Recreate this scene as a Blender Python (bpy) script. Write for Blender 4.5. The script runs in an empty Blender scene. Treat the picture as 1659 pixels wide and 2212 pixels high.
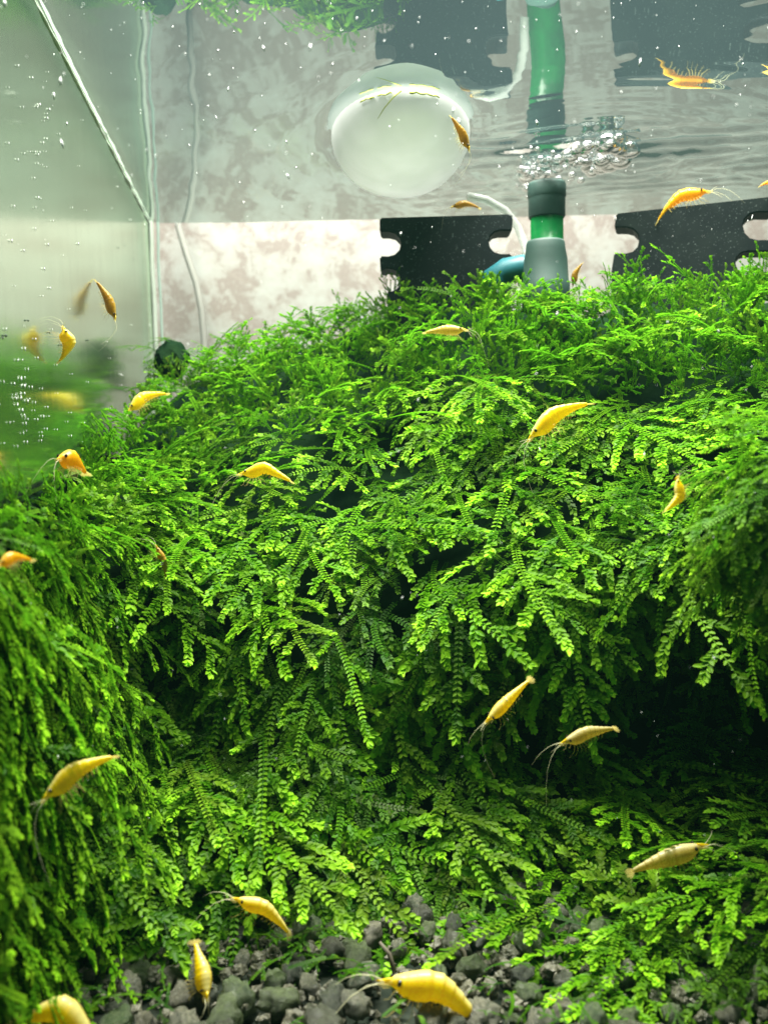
import bpy, bmesh, math, random
import numpy as np
from mathutils import Vector, Matrix, noise

random.seed(7); rng = np.random.default_rng(7)
S = 0.01                      # the numbers below are centimetres
sc = bpy.context.scene
COL = sc.collection

# ------------------------------------------------------------------ camera
CAM_H, WATER = 10.3, 20.5     # lens height and water level above the gravel
PITCH, ROLL, F = math.radians(5.0), 0.022, 1900.0
PW, PH = 1659.0, 2212.0       # measuring grid of the photograph
cf = Vector((0, math.cos(PITCH), -math.sin(PITCH)))
cr0 = Vector((1, 0, 0)); cu0 = cr0.cross(cf)
cr = cr0 * math.cos(ROLL) - cu0 * math.sin(ROLL)
cu = cu0 * math.cos(ROLL) + cr0 * math.sin(ROLL)
cam = bpy.data.cameras.new('camera'); camo = bpy.data.objects.new('camera', cam); COL.objects.link(camo)
M = Matrix((cr, cu, -cf)).transposed().to_4x4(); M.translation = Vector((0, 0, CAM_H * S))
camo.matrix_world = M
cam.sensor_fit = 'VERTICAL'; cam.sensor_height = 24; cam.lens = 24 * F / PH
cam.clip_start = 0.005; cam.clip_end = 50
cam.dof.use_dof = True; cam.dof.focus_distance = 0.225; cam.dof.aperture_fstop = 15
sc.camera = camo

def ray(u, v):
    return cf + cr * ((u - PW / 2) / F) + cu * ((PH / 2 - v) / F)
def at(u, v, Y):              # the point seen at (u, v) that lies Y cm in front of the lens
    d = ray(u, v); p = d * (Y / d.y); p.z += CAM_H; return p
def at_z(u, v, z):            # ... that lies at height z
    d = ray(u, v); p = d * ((z - CAM_H) / d.z); p.z += CAM_H; return p

# ------------------------------------------------------------------ light
w = bpy.data.worlds.new('World'); sc.world = w; w.use_nodes = True
bg = w.node_tree.nodes['Background']
bg.inputs[0].default_value = (0.22, 0.70, 0.52, 1); bg.inputs[1].default_value = 0.26
def area(name, loc, tgt, sx, sy, power, col):
    l = bpy.data.lights.new(name, 'AREA'); l.shape = 'RECTANGLE'; l.size = sx * S; l.size_y = sy * S
    l.energy = power; l.color = col
    o = bpy.data.objects.new(name, l); COL.objects.link(o)
    o.location = Vector(loc) * S
    o.rotation_euler = (Vector(tgt) - Vector(loc)).to_track_quat('-Z', 'Y').to_euler()
    return o
area('aquarium_lamp', (0, 25.0, 45), (0, 24.5, 0), 36, 15, 10.0, (1.0, 0.99, 0.90))
area('wall_fill', (2, 38, 46), (0, 52, 10), 60, 6, 0.25, (1.0, 0.96, 0.92))  # added fill light that brightens the back wall, no real fixture
sc.view_settings.view_transform = 'Standard'; sc.view_settings.look = 'None'
sc.view_settings.exposure = 0.0; sc.view_settings.gamma = 1
sc.cycles.max_bounces = 8; sc.cycles.transparent_max_bounces = 16
sc.cycles.caustics_reflective = False; sc.cycles.caustics_refractive = False
sc.cycles.use_denoising = True

# ------------------------------------------------------------------ helpers
def mesh(name, verts, faces, mat=None, smooth=True):
    me = bpy.data.meshes.new(name)
    me.from_pydata([tuple(Vector(p) * S) for p in verts], [], faces)
    if mat: me.materials.append(mat)
    if smooth: me.polygons.foreach_set('use_smooth', [True] * len(me.polygons))
    me.update(); return me
def link(name, data, parent=None, mat=None):
    o = bpy.data.objects.new(name, data); COL.objects.link(o)
    if parent: o.parent = parent
    return o
def thing(name, label, cat, loc=(0, 0, 0), group=None):
    o = bpy.data.objects.new(name, None); COL.objects.link(o); o.empty_display_size = 0.01
    o.location = Vector(loc) * S
    return tag(o, label, cat, group)
def tag(o, label, cat, group=None):
    o['label'] = label; o['category'] = cat
    if group: o['group'] = group
    return o
def put(name, verts, faces, mat, parent=None, smooth=True):     # world-space verts; parent unrotated empty
    off = Vector(parent.location) / S if parent else Vector((0, 0, 0))
    return link(name, mesh(name, [Vector(p) - off for p in verts], faces, mat, smooth), parent)
def tube(path, rad, n=8, cap=True):
    path = [Vector(p) for p in path]
    if not hasattr(rad, '__len__'): rad = [rad] * len(path)
    V, Fc = [], []
    ref = None
    for i, p in enumerate(path):
        t = (path[min(i + 1, len(path) - 1)] - path[max(i - 1, 0)]).normalized()
        if ref is None: ref = t.orthogonal().normalized()
        ref = (ref - t * ref.dot(t)).normalized(); b = t.cross(ref)
        for k in range(n):
            a = 2 * math.pi * k / n
            V.append(p + (ref * math.cos(a) + b * math.sin(a)) * rad[i])
    for i in range(len(path) - 1):
        for k in range(n):
            Fc.append((i * n + k, i * n + (k + 1) % n, (i + 1) * n + (k + 1) % n, (i + 1) * n + k))
    if cap:
        Fc.append(tuple(range(n - 1, -1, -1))); Fc.append(tuple(range((len(path) - 1) * n, len(path) * n)))
    return V, Fc
def lathe(c, prof, n=32):     # prof: (r, z) rows round a vertical axis
    V, Fc = [], []
    for r, z in prof:
        for k in range(n):
            a = 2 * math.pi * k / n; V.append((c[0] + r * math.cos(a), c[1] + r * math.sin(a), z))
    for i in range(len(prof) - 1):
        for k in range(n): Fc.append((i * n + k, i * n + (k + 1) % n, (i + 1) * n + (k + 1) % n, (i + 1) * n + k))
    Fc.append(tuple(range(n - 1, -1, -1))); Fc.append(tuple(range((len(prof) - 1) * n, len(prof) * n)))
    return V, Fc

# ------------------------------------------------------------------ materials
class NT:
    def __init__(s, name):
        s.m = bpy.data.materials.new(name); s.m.use_nodes = True; s.t = s.m.node_tree; s.t.nodes.clear()
        s.out = s.t.nodes.new('ShaderNodeOutputMaterial')
    def n(s, kind, **kw):
        nd = s.t.nodes.new('ShaderNode' + kind)
        for k, v in kw.items():
            if k.startswith('_'): setattr(nd, k[1:], v); continue
            key = int(k[1:]) if k[0] == 'i' and k[1:].isdigit() else k.replace('__', ' ')
            if hasattr(v, 'is_linked') or hasattr(v, 'links'): s.t.links.new(v, nd.inputs[key])
            else: nd.inputs[key].default_value = v
        return nd
    def ramp(s, fac, stops):
        nd = s.n('ValToRGB', i0=fac); e = nd.color_ramp.elements
        while len(e) < len(stops): e.new(0.5)
        for el, (p, c) in zip(e, stops): el.position = p; el.color = (*c, 1) if len(c) == 3 else c
        return nd.outputs[0]
    def noise(s, scale, detail=4, rough=0.55, vec=None, dist=0.0):
        nd = s.n('TexNoise', Scale=scale, Detail=detail, Roughness=rough, Distortion=dist)
        s.t.links.new(vec if vec is not None else s.obj(), nd.inputs['Vector']); return nd.outputs[0]
    def obj(s):
        if not hasattr(s, '_tc'): s._tc = s.n('TexCoord')
        return s._tc.outputs['Object']
    def mixc(s, fac, a, b, mode='MIX'):
        nd = s.t.nodes.new('ShaderNodeMix'); nd.data_type = 'RGBA'; nd.blend_type = mode
        for i, v in ((0, fac), (6, a), (7, b)):
            if hasattr(v, 'is_linked'): s.t.links.new(v, nd.inputs[i])
            else: nd.inputs[i].default_value = v if i == 0 else ((*v, 1) if len(v) == 3 else v)
        return nd.outputs[2]
    def math(s, op, a, b=0.5, clamp=False):
        nd = s.t.nodes.new('ShaderNodeMath'); nd.operation = op; nd.use_clamp = clamp
        for i, v in ((0, a), (1, b)):
            if hasattr(v, 'is_linked'): s.t.links.new(v, nd.inputs[i])
            else: nd.inputs[i].default_value = v
        return nd.outputs[0]
    def attr(s, name): return s.n('Attribute', _attribute_name=name)
    def mix(s, fac, a, b):
        nd = s.t.nodes.new('ShaderNodeMixShader')
        if hasattr(fac, 'is_linked'): s.t.links.new(fac, nd.inputs[0])
        else: nd.inputs[0].default_value = fac
        s.t.links.new(a.outputs[0], nd.inputs[1]); s.t.links.new(b.outputs[0], nd.inputs[2]); return nd
    def bump(s, h, strength=0.5, dist=0.001):
        return s.n('Bump', Height=h, Strength=strength, Distance=dist).outputs[0]
    def done(s, sh): s.t.links.new(sh.outputs[0], s.out.inputs[0]); return s.m
def rgba(c): return (*c, 1)

def mat_moss(name, dull=0.0):
    t = NT(name)
    tip = t.attr('tip').outputs['Fac']; rnd = t.attr('rnd').outputs['Fac']
    oi = t.n('ObjectInfo').outputs['Random']
    r = t.math('FRACT', t.math('ADD', rnd, oi))
    base = t.ramp(r, [(0.0, (0.018, 0.080, 0.003)), (0.45, (0.048, 0.178, 0.003)), (0.8, (0.090, 0.265, 0.004)), (1.0, (0.080, 0.120, 0.012))])
    patch = t.noise(28, 2)
    base = t.mixc(t.math('MULTIPLY', t.math('SUBTRACT', patch, 0.50, True), 3.2, True), base, (0.080, 0.135, 0.010))
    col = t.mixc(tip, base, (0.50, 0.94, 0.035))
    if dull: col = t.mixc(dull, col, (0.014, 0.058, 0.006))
    d = t.n('BsdfDiffuse', Color=col); tr = t.n('BsdfTranslucent', Color=t.mixc(0.5, col, (0.14, 0.52, 0.015)))
    g = t.n('BsdfGlossy', Color=(1, 1, 1, 1), Roughness=0.38)
    return t.done(t.mix(0.005, t.mix(0.40, d, tr), g))
M_MOSS = mat_moss('moss_leaf'); M_DULL = mat_moss('moss_leaf_old_dull', 0.50)
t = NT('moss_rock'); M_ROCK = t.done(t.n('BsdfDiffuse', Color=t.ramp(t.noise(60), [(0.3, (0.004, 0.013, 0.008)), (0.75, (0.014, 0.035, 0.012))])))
def mat_gravel(name, a, b, c):
    t = NT(name); r = t.n('ObjectInfo').outputs['Random']
    col = t.mixc(t.ramp(t.noise(420, 5, 0.65), [(0.35, (0, 0, 0)), (0.7, (1, 1, 1))]), t.mixc(r, a, b), c)
    p = t.n('BsdfPrincipled', **{'Base__Color': col, 'Roughness': 0.28, 'Normal': t.bump(t.noise(900, 5, 0.7), 0.8, 0.0006)})
    return t.done(p)
M_GRAV = [mat_gravel('grey_gravel', (0.070, 0.068, 0.044), (0.028, 0.048, 0.026), (0.20, 0.19, 0.135)),
          mat_gravel('dark_gravel', (0.010, 0.018, 0.013), (0.034, 0.032, 0.018), (0.08, 0.09, 0.055)),
          mat_gravel('green_gravel', (0.020, 0.046, 0.013), (0.042, 0.056, 0.022), (0.11, 0.14, 0.06))]
t = NT('gravel_base'); M_GBASE = t.done(t.n('BsdfDiffuse', Color=t.ramp(t.noise(160), [(0.3, (0.012, 0.018, 0.013)), (0.7, (0.05, 0.06, 0.045))])))

t = NT('water_surface')
fr = t.n('Fresnel', IOR=1.33)
refl = t.n('BsdfGlossy', Color=(0.60, 0.64, 0.60, 1), Roughness=0.012)
film = t.n('BsdfTranslucent', Color=(0.40, 0.62, 0.66, 1))
M_WATER = t.done(t.mix(0.02, t.mix(fr.outputs[0], t.n('BsdfTransparent', Color=(1, 1, 1, 1)), refl), film))

t = NT('side_glass')
streak = t.noise(1.0, 5, 0.6, t.n('Mapping', Vector=t.obj(), Scale=(160, 160, 22)).outputs[0])
film = t.mix(0.6, t.n('BsdfDiffuse', Color=(0.17, 0.26, 0.18, 1)), t.n('BsdfTranslucent', Color=(0.17, 0.26, 0.18, 1)))
mirror = t.n('BsdfGlossy', Color=(0.76, 0.86, 0.72, 1), Roughness=t.math('MULTIPLY_ADD', streak, 0.10), Normal=t.bump(streak, 0.05, 0.001))
mirror.inputs['Roughness'].default_value = 0.16
t.t.links.remove(mirror.inputs['Roughness'].links[0])
M_SIDE = t.done(t.mix(t.math('MULTIPLY_ADD', streak, 0.17, False), mirror, film))
for nd in t.t.nodes:
    if nd.bl_idname == 'ShaderNodeMath' and nd.operation == 'MULTIPLY_ADD': nd.inputs[2].default_value = 0.04

t = NT('back_glass')
M_BACK = t.done(t.mix(0.05, t.n('BsdfTransparent', Color=(0.97, 0.985, 0.97, 1)), t.n('BsdfGlossy', Color=(1, 1, 1, 1), Roughness=0.05)))

t = NT('marbled_wall')
n1 = t.noise(85, 6, 0.68, dist=0.25); n2 = t.noise(24, 3, 0.5)
v = t.n('TexVoronoi', Vector=t.obj(), Scale=55.0).outputs['Distance']
f = t.math('ADD', t.math('MULTIPLY', n1, 0.75), t.math('MULTIPLY', n2, 0.35))
c = t.ramp(f, [(0.42, (0.36, 0.348, 0.334)), (0.52, (0.325, 0.300, 0.283)), (0.59, (0.235, 0.188, 0.173)), (0.64, (0.255, 0.210, 0.195)), (0.72, (0.34, 0.322, 0.307))])
c = t.mixc(t.math('MULTIPLY', t.math('SUBTRACT', t.noise(120, 4), 0.55, True), 1.5, True), c, (0.25, 0.21, 0.19))
M_WALL = t.done(t.n('BsdfPrincipled', **{'Base__Color': c, 'Roughness': 0.5}))

def simple(name, col, rough=0.5, **kw):
    t = NT(name); nz = t.noise(kw.pop('scale', 250), 4)
    c2 = kw.pop('col2', tuple(x * 1.5 for x in col))
    return t.done(t.n('BsdfPrincipled', **{'Base__Color': t.mixc(nz, col, c2), 'Roughness': rough, **kw}))
t = NT('black_plastic')
c = t.mixc(t.math('GREATER_THAN', t.noise(1700, 1), 0.70), (0.006, 0.010, 0.011), (0.10, 0.13, 0.12))
c = t.mixc(t.math('MULTIPLY', t.math('SUBTRACT', t.noise(90), 0.45, True), 0.8), c, (0.035, 0.050, 0.040))
M_BLACK = t.done(t.n('BsdfPrincipled', **{'Base__Color': c, 'Roughness': 0.6, 'Specular__IOR__Level': 0.15}))
M_TEALD = simple('dark_teal_plastic', (0.016, 0.046, 0.038), 0.6, col2=(0.034, 0.080, 0.064))
M_TEAL = simple('blue_teal_plastic', (0.010, 0.11, 0.13), 0.45)
t = NT('green_tube')
gc = t.ramp(t.noise(120, 4), [(0.3, (0.003, 0.10, 0.028)), (0.7, (0.008, 0.21, 0.045))])
M_TUBE = t.done(t.mix(0.03, t.mix(0.5, t.n('BsdfDiffuse', Color=gc), t.n('BsdfTranslucent', Color=gc)), t.n('BsdfGlossy', Roughness=0.15)))
t = NT('white_float')
wc = t.ramp(t.noise(60, 3), [(0.35, (0.74, 0.76, 0.74)), (0.7, (0.86, 0.87, 0.87))])
M_FLOAT = t.done(t.mix(0.04, t.mix(0.42, t.n('BsdfDiffuse', Color=wc), t.n('BsdfTranslucent', Color=wc)), t.n('BsdfGlossy', Roughness=0.25)))
M_ALGAE = simple('algae_line', (0.16, 0.28, 0.02), 0.6, col2=(0.55, 0.52, 0.04))
t = NT('air_bubble')
M_BUB = t.done(t.mix(0.97, t.n('BsdfTransparent'), t.n('BsdfGlass', IOR=0.76, Roughness=0.0)))
t = NT('clear_hose'); M_HOSE = t.done(t.mix(0.35, t.n('BsdfTransparent', Color=(0.9, 0.93, 0.9, 1)), t.n('BsdfPrincipled', **{'Base__Color': (0.55, 0.58, 0.55, 1), 'Roughness': 0.2})))
M_SEAM = simple('silicone', (0.32, 0.38, 0.31), 0.4, col2=(0.46, 0.52, 0.44))
M_GROOVE = simple('seam_shadow', (0.20, 0.27, 0.23), 0.5)
M_CORD = simple('white_cord', (0.29, 0.27, 0.256), 0.5, col2=(0.33, 0.31, 0.294))
M_SPECK = simple('speck', (0.75, 0.78, 0.74), 0.3, col2=(0.9, 0.9, 0.9))
M_DIRT = simple('dirt_speck', (0.05, 0.07, 0.05), 0.6)
M_TWIG = simple('dead_stem', (0.10, 0.085, 0.06), 0.7)

def mat_shrimp(name, body, back, dark, trans=0.45):
    t = NT(name); st = t.attr('stripe').outputs['Fac']; bl = t.attr('belly').outputs['Fac']
    sp = t.noise(60, 4, 0.7); sp2 = t.noise(13, 3, 0.6); sg = t.attr('seg').outputs['Fac']
    c = t.mixc(t.ramp(sp, [(0.42, (0, 0, 0)), (0.66, (1, 1, 1))]), body, dark)
    c = t.mixc(t.math('MULTIPLY', t.math('SUBTRACT', sp2, 0.5, True), 1.6, True), c, dark)
    c = t.mixc(t.math('MULTIPLY', st, 0.8), c, back)
    c = t.mixc(t.math('MULTIPLY', bl, 0.62), c, tuple(x * q for x, q in zip(dark, (.72, .5, .5))))
    c = t.mixc(t.math('MULTIPLY', sg, 0.55), c, dark)
    d = t.n('BsdfDiffuse', Color=c); tr = t.n('BsdfTranslucent', Color=c)
    return t.done(t.mix(0.03, t.mix(0.10, t.mix(trans, d, tr), t.n('BsdfTransparent', Color=(1, .93, .6, 1))), t.n('BsdfGlossy', Roughness=0.28)))
SH = {'yellow': mat_shrimp('shrimp_yellow', (0.97, 0.82, 0.006), (1.0, 0.95, 0.42), (0.88, 0.58, 0.003)),
      'orange': mat_shrimp('shrimp_orange', (0.96, 0.56, 0.006), (1.0, 0.78, 0.14), (0.80, 0.38, 0.004)),
      'pale': mat_shrimp('shrimp_pale', (0.74, 0.62, 0.12), (0.90, 0.82, 0.45), (0.45, 0.30, 0.03)),
      'amber': mat_shrimp('shrimp_amber', (0.55, 0.32, 0.02), (0.72, 0.48, 0.08), (0.26, 0.13, 0.01))}
t = NT('shrimp_limb'); M_LIMB = t.done(t.mix(0.68, t.mix(0.5, t.n('BsdfDiffuse', Color=(0.85, 0.72, 0.25, 1)), t.n('BsdfTranslucent', Color=(0.85, 0.72, 0.25, 1))), t.n('BsdfTransparent')))
t = NT('shrimp_feeler'); M_FEEL = t.done(t.mix(0.35, t.n('BsdfDiffuse', Color=(0.80, 0.78, 0.50, 1)), t.n('BsdfTransparent')))
M_EYE = simple('shrimp_eye', (0.012, 0.008, 0.004), 0.2, col2=(0.03, 0.02, 0.01))

# ------------------------------------------------------------------ tank shell
CORNER = at_z(322, 482, WATER); BACKR = at_z(1320, 462, WATER); DIAG = at_z(75, 0, WATER)
bdir = (BACKR - CORNER).normalized(); ldir = (DIAG - CORNER).normalized()
bnorm = Vector((-bdir.y, bdir.x, 0))           # away from the camera
lnorm = Vector((-ldir.y, ldir.x, 0))
if lnorm.x < 0: lnorm = -lnorm                 # into the tank
def slab(a, b, z0, z1, thick, n):              # upright sheet a-b, thickness along n
    V = [Vector((p.x, p.y, z)) + n * k for k in (0, thick) for p, z in ((a, z0), (b, z0), (b, z1), (a, z1))]
    return V, [(0, 1, 2, 3), (7, 6, 5, 4), (0, 4, 5, 1), (1, 5, 6, 2), (2, 6, 7, 3), (3, 7, 4, 0)]
tank = thing('aquarium', 'glass aquarium with a hazy green side pane on the left', 'aquarium', (CORNER.x, CORNER.y, 0))
near = CORNER + ldir * 60; farr = CORNER + bdir * 75
V, Fc = slab(CORNER, near, -1, 24.5, 0.5, -lnorm); put('side_pane', V, Fc, M_SIDE, tank, False)
V, Fc = slab(CORNER - bdir * .5, farr, -1, 24.5, 0.5, bnorm); put('back_pane', V, Fc, M_BACK, tank, False)
def wob(a, b, n, amp, seed):
    return [a.lerp(b, i / n) + Vector((noise.noise((i * .31, seed, 0)), noise.noise((i * .37, seed, 5)), 0)) * amp for i in range(n + 1)]
c0 = CORNER + lnorm * .10 - bnorm * .06
V, Fc = tube(wob(Vector((c0.x, c0.y, -.5)), Vector((c0.x, c0.y, 24)), 40, .05, 1), .11, 8); put('silicone_seam', V, Fc, M_SEAM, tank)
c1 = CORNER + bdir * .40 - bnorm * .03
V, Fc = tube(wob(Vector((c1.x, c1.y, -.5)), Vector((c1.x, c1.y, 24)), 40, .04, 9), .07, 6); put('seam_edge', V, Fc, M_GROOVE, tank)
ln = CORNER + Vector((0, 0, 0))
path = wob(ln, ln + ldir * 34, 90, .07, 4)
V, Fc = tube(path, [.05 + .04 * noise.noise((i * .5, 2, 2)) for i in range(91)], 7); put('waterline_scum', V, Fc, M_SEAM, tank)
# specks of dirt and bubbles on the side pane
sv, sf = [], []
def octa(V, Fc, p, ax, r, l):
    a = Vector(ax).normalized(); b = a.orthogonal().normalized(); c = a.cross(b); k = len(V)
    V += [p + a * l, p - a * l, p + b * r, p - b * r, p + c * r, p - c * r]
    for q in ((0, 2, 4), (0, 4, 3), (0, 3, 5), (0, 5, 2), (1, 4, 2), (1, 3, 4), (1, 5, 3), (1, 2, 5)): Fc.append(tuple(k + i for i in q))
def on_side(u, v):
    d = ray(u, v); o = Vector((0, 0, CAM_H)); s = (CORNER - o).dot(lnorm) / d.dot(lnorm); return o + d * s + lnorm * .03
dk, dkf = [], []
for k in range(70):
    u = random.uniform(0, 290); v = random.uniform(130, 1000)
    if v < 480 and u > 75 + v * .5: continue
    octa(sv, sf, on_side(u, v), (0, .1, 1), random.uniform(.006, .02), random.uniform(.012, .05))
for u0, v0, n, su, sv_ in ((60, 920, 30, 45, 70), (85, 300, 16, 15, 50), (45, 860, 24, 12, 60)):
    for k in range(n):
        u, v = random.gauss(u0, su), random.gauss(v0, sv_)
        if u < 290: octa(sv, sf, on_side(u, v), (0, .1, 1), random.uniform(.006, .018), random.uniform(.02, .06))
for u, v in ((58, 692), (140, 717), (188, 735), (105, 718), (350, 695), (10, 725), (150, 738), (270, 530), (255, 535), (130, 745), (290, 560), (4, 730)):
    if u < 310: octa(dk, dkf, on_side(u, v), (0, 0, 1), random.uniform(.02, .035), random.uniform(.03, .05))
o = put('pale_specks', sv, sf, M_SPECK, tank); o['kind'] = 'stuff'
o = put('dirt_specks', dk, dkf, M_DIRT, tank); o['kind'] = 'stuff'

# wall behind the tank, gravel floor, water
wl = CORNER + bnorm * 5 - bdir * 70; wr = CORNER + bnorm * 5 + bdir * 110
V, Fc = slab(wl, wr, -12, 70, 1, bnorm); o = put('wall', V, Fc, M_WALL, None, False); o['kind'] = 'structure'
bpts = []
cd = [CORNER + lnorm * 6 + bdir * .0 - bnorm * 5, ]
cc = at(385, 490, CORNER.y + 3)
V, Fc = tube([at(u, v, CORNER.y + 3.4) for u, v in ((394, 260), (390, 380), (388, 440), (386, 490), (402, 545), (424, 610), (436, 670), (442, 740), (446, 860), (452, 1100))], .17, 8)
tag(put('cord', V, Fc, M_CORD), 'pale cord hanging down behind the back glass near the left corner', 'cord')

NX, NY = 420, 420
x0, x1, y0, y1 = -26.0, 44.0, 2.0, CORNER.y + 6
SRC = at_z(1230, 362, WATER)          # where the bubbles break the surface
FLOATC = Vector((at(866, 300, 31.4).x, 31.5, WATER + 0.05))
FRX, FRY, FRZ = 2.38, 4.1, 1.75
gx, gy = np.meshgrid(np.linspace(x0, x1, NX), np.linspace(y0, y1, NY))
dx, dy = gx - SRC.x, gy - SRC.y
r = np.hypot(dx, dy) + 1e-6; th = np.arctan2(dy, dx)
wv = np.sin(2 * np.pi * r / 1.05 + 1.3 * np.sin(3 * th) + .8 * np.sin(1.7 * gx)) * np.exp(-r / 4.2) * (0.55 + .45 * np.cos(2 * th + .3))
wv += .55 * np.sin(2 * np.pi * r / .62 + 2 * np.sin(2 * th + 1)) * np.exp(-r / 2.4)
wv *= 1 + .9 * np.sin(gx * 1.7 + 2.2 * np.sin(gy * .8)) * np.sin(gy * 1.3 + gx * .6)
rr_ = np.random.default_rng(9)
for k in range(22):
    a_, l_, ph_ = rr_.normal(.5, .55) + (math.pi if k % 3 == 0 else 0), rr_.uniform(.45, 1.6), rr_.uniform(0, 6.28)
    cx_, cy_ = SRC.x + rr_.normal(1.2, 3.2), SRC.y + rr_.normal(0, 2.2)
    wv += .55 * l_ * np.sin(2 * np.pi * ((gx - cx_) * np.sin(a_) * .5 + (gy - cy_) * np.cos(a_)) / l_ + ph_ + .5 * np.sin(gx * .9 + k)) * np.exp(-((gx - cx_) / 3.4) ** 2 - ((gy - cy_) / 1.5) ** 2)
h = 0.062 * wv
h += 0.020 * np.sin(gx * .9 + .7 * gy) * np.exp(-r / 14) + .006 * np.sin(1.9 * gx - .8 * gy + 1) * np.exp(-r / 12)
h += 0.012 * np.sin(gx * .45 + 1.2) * np.sin(gy * .5 + .4)
rf = np.hypot((gx - FLOATC.x) / FRX, (gy - FLOATC.y) / FRY); h += .14 * np.exp(-np.abs(rf - 1) * 2.5 / .35)
# clip to the tank outline
keep = ((gx - CORNER.x) * lnorm.x + (gy - CORNER.y) * lnorm.y > -.2) & ((gx - CORNER.x) * bnorm.x + (gy - CORNER.y) * bnorm.y < .2)
dl = (gx - CORNER.x) * lnorm.x + (gy - CORNER.y) * lnorm.y
h += .12 * np.exp(-np.clip(dl, 0, 9) / .25)
P = np.stack([gx, gy, WATER + h], -1).reshape(-1, 3)
idx = np.arange(NX * NY).reshape(NY, NX)
q = np.stack([idx[:-1, :-1], idx[:-1, 1:], idx[1:, 1:], idx[1:, :-1]], -1).reshape(-1, 4)
kq = keep.reshape(-1)[q].all(1)
o = link('water', mesh('water', P.tolist(), q[kq].tolist(), M_WATER)); o['kind'] = 'structure'

# ------------------------------------------------------------------ moss mound shape
TOP = [(-350, 1290), (-200, 1220), (-60, 1150), (0, 1125), (80, 1065), (170, 1020), (250, 945), (330, 870), (400, 795), (450, 770), (540, 735), (650, 712), (750, 680), (850, 652),
       (950, 630), (1080, 625), (1200, 640), (1280, 640), (1340, 612), (1390, 602), (1440, 622), (1520, 625), (1600, 612), (1700, 610), (1850, 620), (2050, 660)]
BOT = [(-350, 2250), (0, 2140), (250, 2140), (500, 2120), (800, 2110), (1050, 2160), (1250, 2290), (1500, 2390), (1700, 2430), (2050, 2500)]
vtop = lambda u: np.interp(u, *zip(*TOP)); vbot = lambda u: np.interp(u, *zip(*BOT))
CP = [  # u, v, distance
 (-300, 1300, 11.3), (-300, 2000, 11.0), (0, 1130, 18.5), (0, 1400, 17.8), (0, 1700, 17.0), (0, 2000, 16.0), (0, 2180, 15.2),
 (80, 1065, 19.5), (170, 1020, 23.2), (250, 945, 28.0), (400, 795, 35), (400, 900, 31.5), (300, 1050, 25.0), (150, 1250, 19.8), (300, 1250, 22.0), (150, 1500, 18.2), (300, 1450, 21.5), (300, 1600, 20.3), (150, 1750, 17.2), (250, 1900, 17.6), (250, 2110, 16.8),
 (540, 735, 36), (750, 680, 36), (950, 630, 31), (1080, 625, 29.6), (1200, 640, 29), (1400, 602, 28.2), (1600, 612, 27.8), (1850, 620, 27),
 (600, 850, 29.5), (900, 780, 28.5), (1200, 760, 26.8), (1500, 760, 25.5), (1800, 760, 24), (600, 1000, 26), (900, 1000, 25), (1200, 1000, 23.5), (1500, 1000, 22), (1750, 1000, 19.5),
 (600, 1180, 23.3), (900, 1180, 22.3), (1200, 1180, 21.2), (1450, 1180, 20.5), (1650, 1150, 17.8), (1850, 1150, 16.5),
 (600, 1350, 21.4), (900, 1350, 21.2), (1200, 1300, 21.2), (1500, 1330, 22.5), (1700, 1330, 20), (1900, 1330, 18),
 (600, 1500, 20.8), (900, 1480, 21.4), (1200, 1450, 22.6), (1500, 1480, 24.2), (1750, 1500, 23.4), (2000, 1500, 22),
 (600, 1650, 19.7), (850, 1620, 20.5), (1200, 1620, 21.5), (1500, 1620, 22.6), (1750, 1680, 21), (800, 1800, 19.1), (1100, 1750, 19.9), (1450, 1800, 19.6), (1700, 1850, 17.2), (2000, 1900, 15),
 (500, 2040, 17.8), (800, 2010, 17.8), (1100, 2070, 17.4), (1300, 2200, 15.6), (1500, 2260, 15.0), (1450, 2050, 16.4), (1700, 2050, 15.2), (1700, 2300, 14.4), (2050, 2380, 13)]
cp = np.array(CP, float)
K = lambda a, b: np.sqrt(((a[:, None, :] - b[None]) ** 2).sum(-1) / 250. ** 2 + .25)
A = K(cp[:, :2], cp[:, :2]); A += np.eye(len(cp)) * -.004
mean = cp[:, 2].mean(); wts = np.linalg.solve(A, cp[:, 2] - mean)
def zdist(u, v):
    u = np.atleast_1d(np.asarray(u, float)); v = np.atleast_1d(np.asarray(v, float))
    z = K(np.stack([u, v], -1), cp[:, :2]) @ wts + mean
    a = (u - PW / 2) / F; b = (PH / 2 - v) / F     # the mound stops just short of the side pane
    d = np.array(cf)[None] + a[:, None] * np.array(cr)[None] + b[:, None] * np.array(cu)[None]
    den = d @ np.array(lnorm); g = ((np.array(CORNER) - np.array((0, 0, CAM_H))) @ np.array(lnorm)) / np.where(den > -1e-4, -1e-4, den) * d[:, 1] - 1.15
    h_ = np.clip(.5 + .5 * (g - z) / .9, 0, 1); return g * (1 - h_) + z * h_ - .9 * h_ * (1 - h_) * .5
def surf(u, v):               # numpy world points on the mound
    z = zdist(u, v); u = np.atleast_1d(u).astype(float); v = np.atleast_1d(v).astype(float)
    a = (u - PW / 2) / F; b = (PH / 2 - v) / F
    d = np.array(cf)[None] + a[:, None] * np.array(cr)[None] + b[:, None] * np.array(cu)[None]
    p = d * (z / d[:, 1])[:, None]; p[:, 2] += CAM_H; return p
def frame(u, v):
    e = 12.
    p = surf(u, v); du = surf(np.add(u, e), v) - surf(np.subtract(u, e), v); dv = surf(u, np.add(v, e)) - surf(u, np.subtract(v, e))
    n = np.cross(dv, du); n /= np.linalg.norm(n, axis=1)[:, None]
    flip = (n * (p - np.array([0, 0, CAM_H]))).sum(1) > 0; n[flip] *= -1
    return p, n
lnp, c0p = np.array(lnorm), np.array(CORNER)
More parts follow.
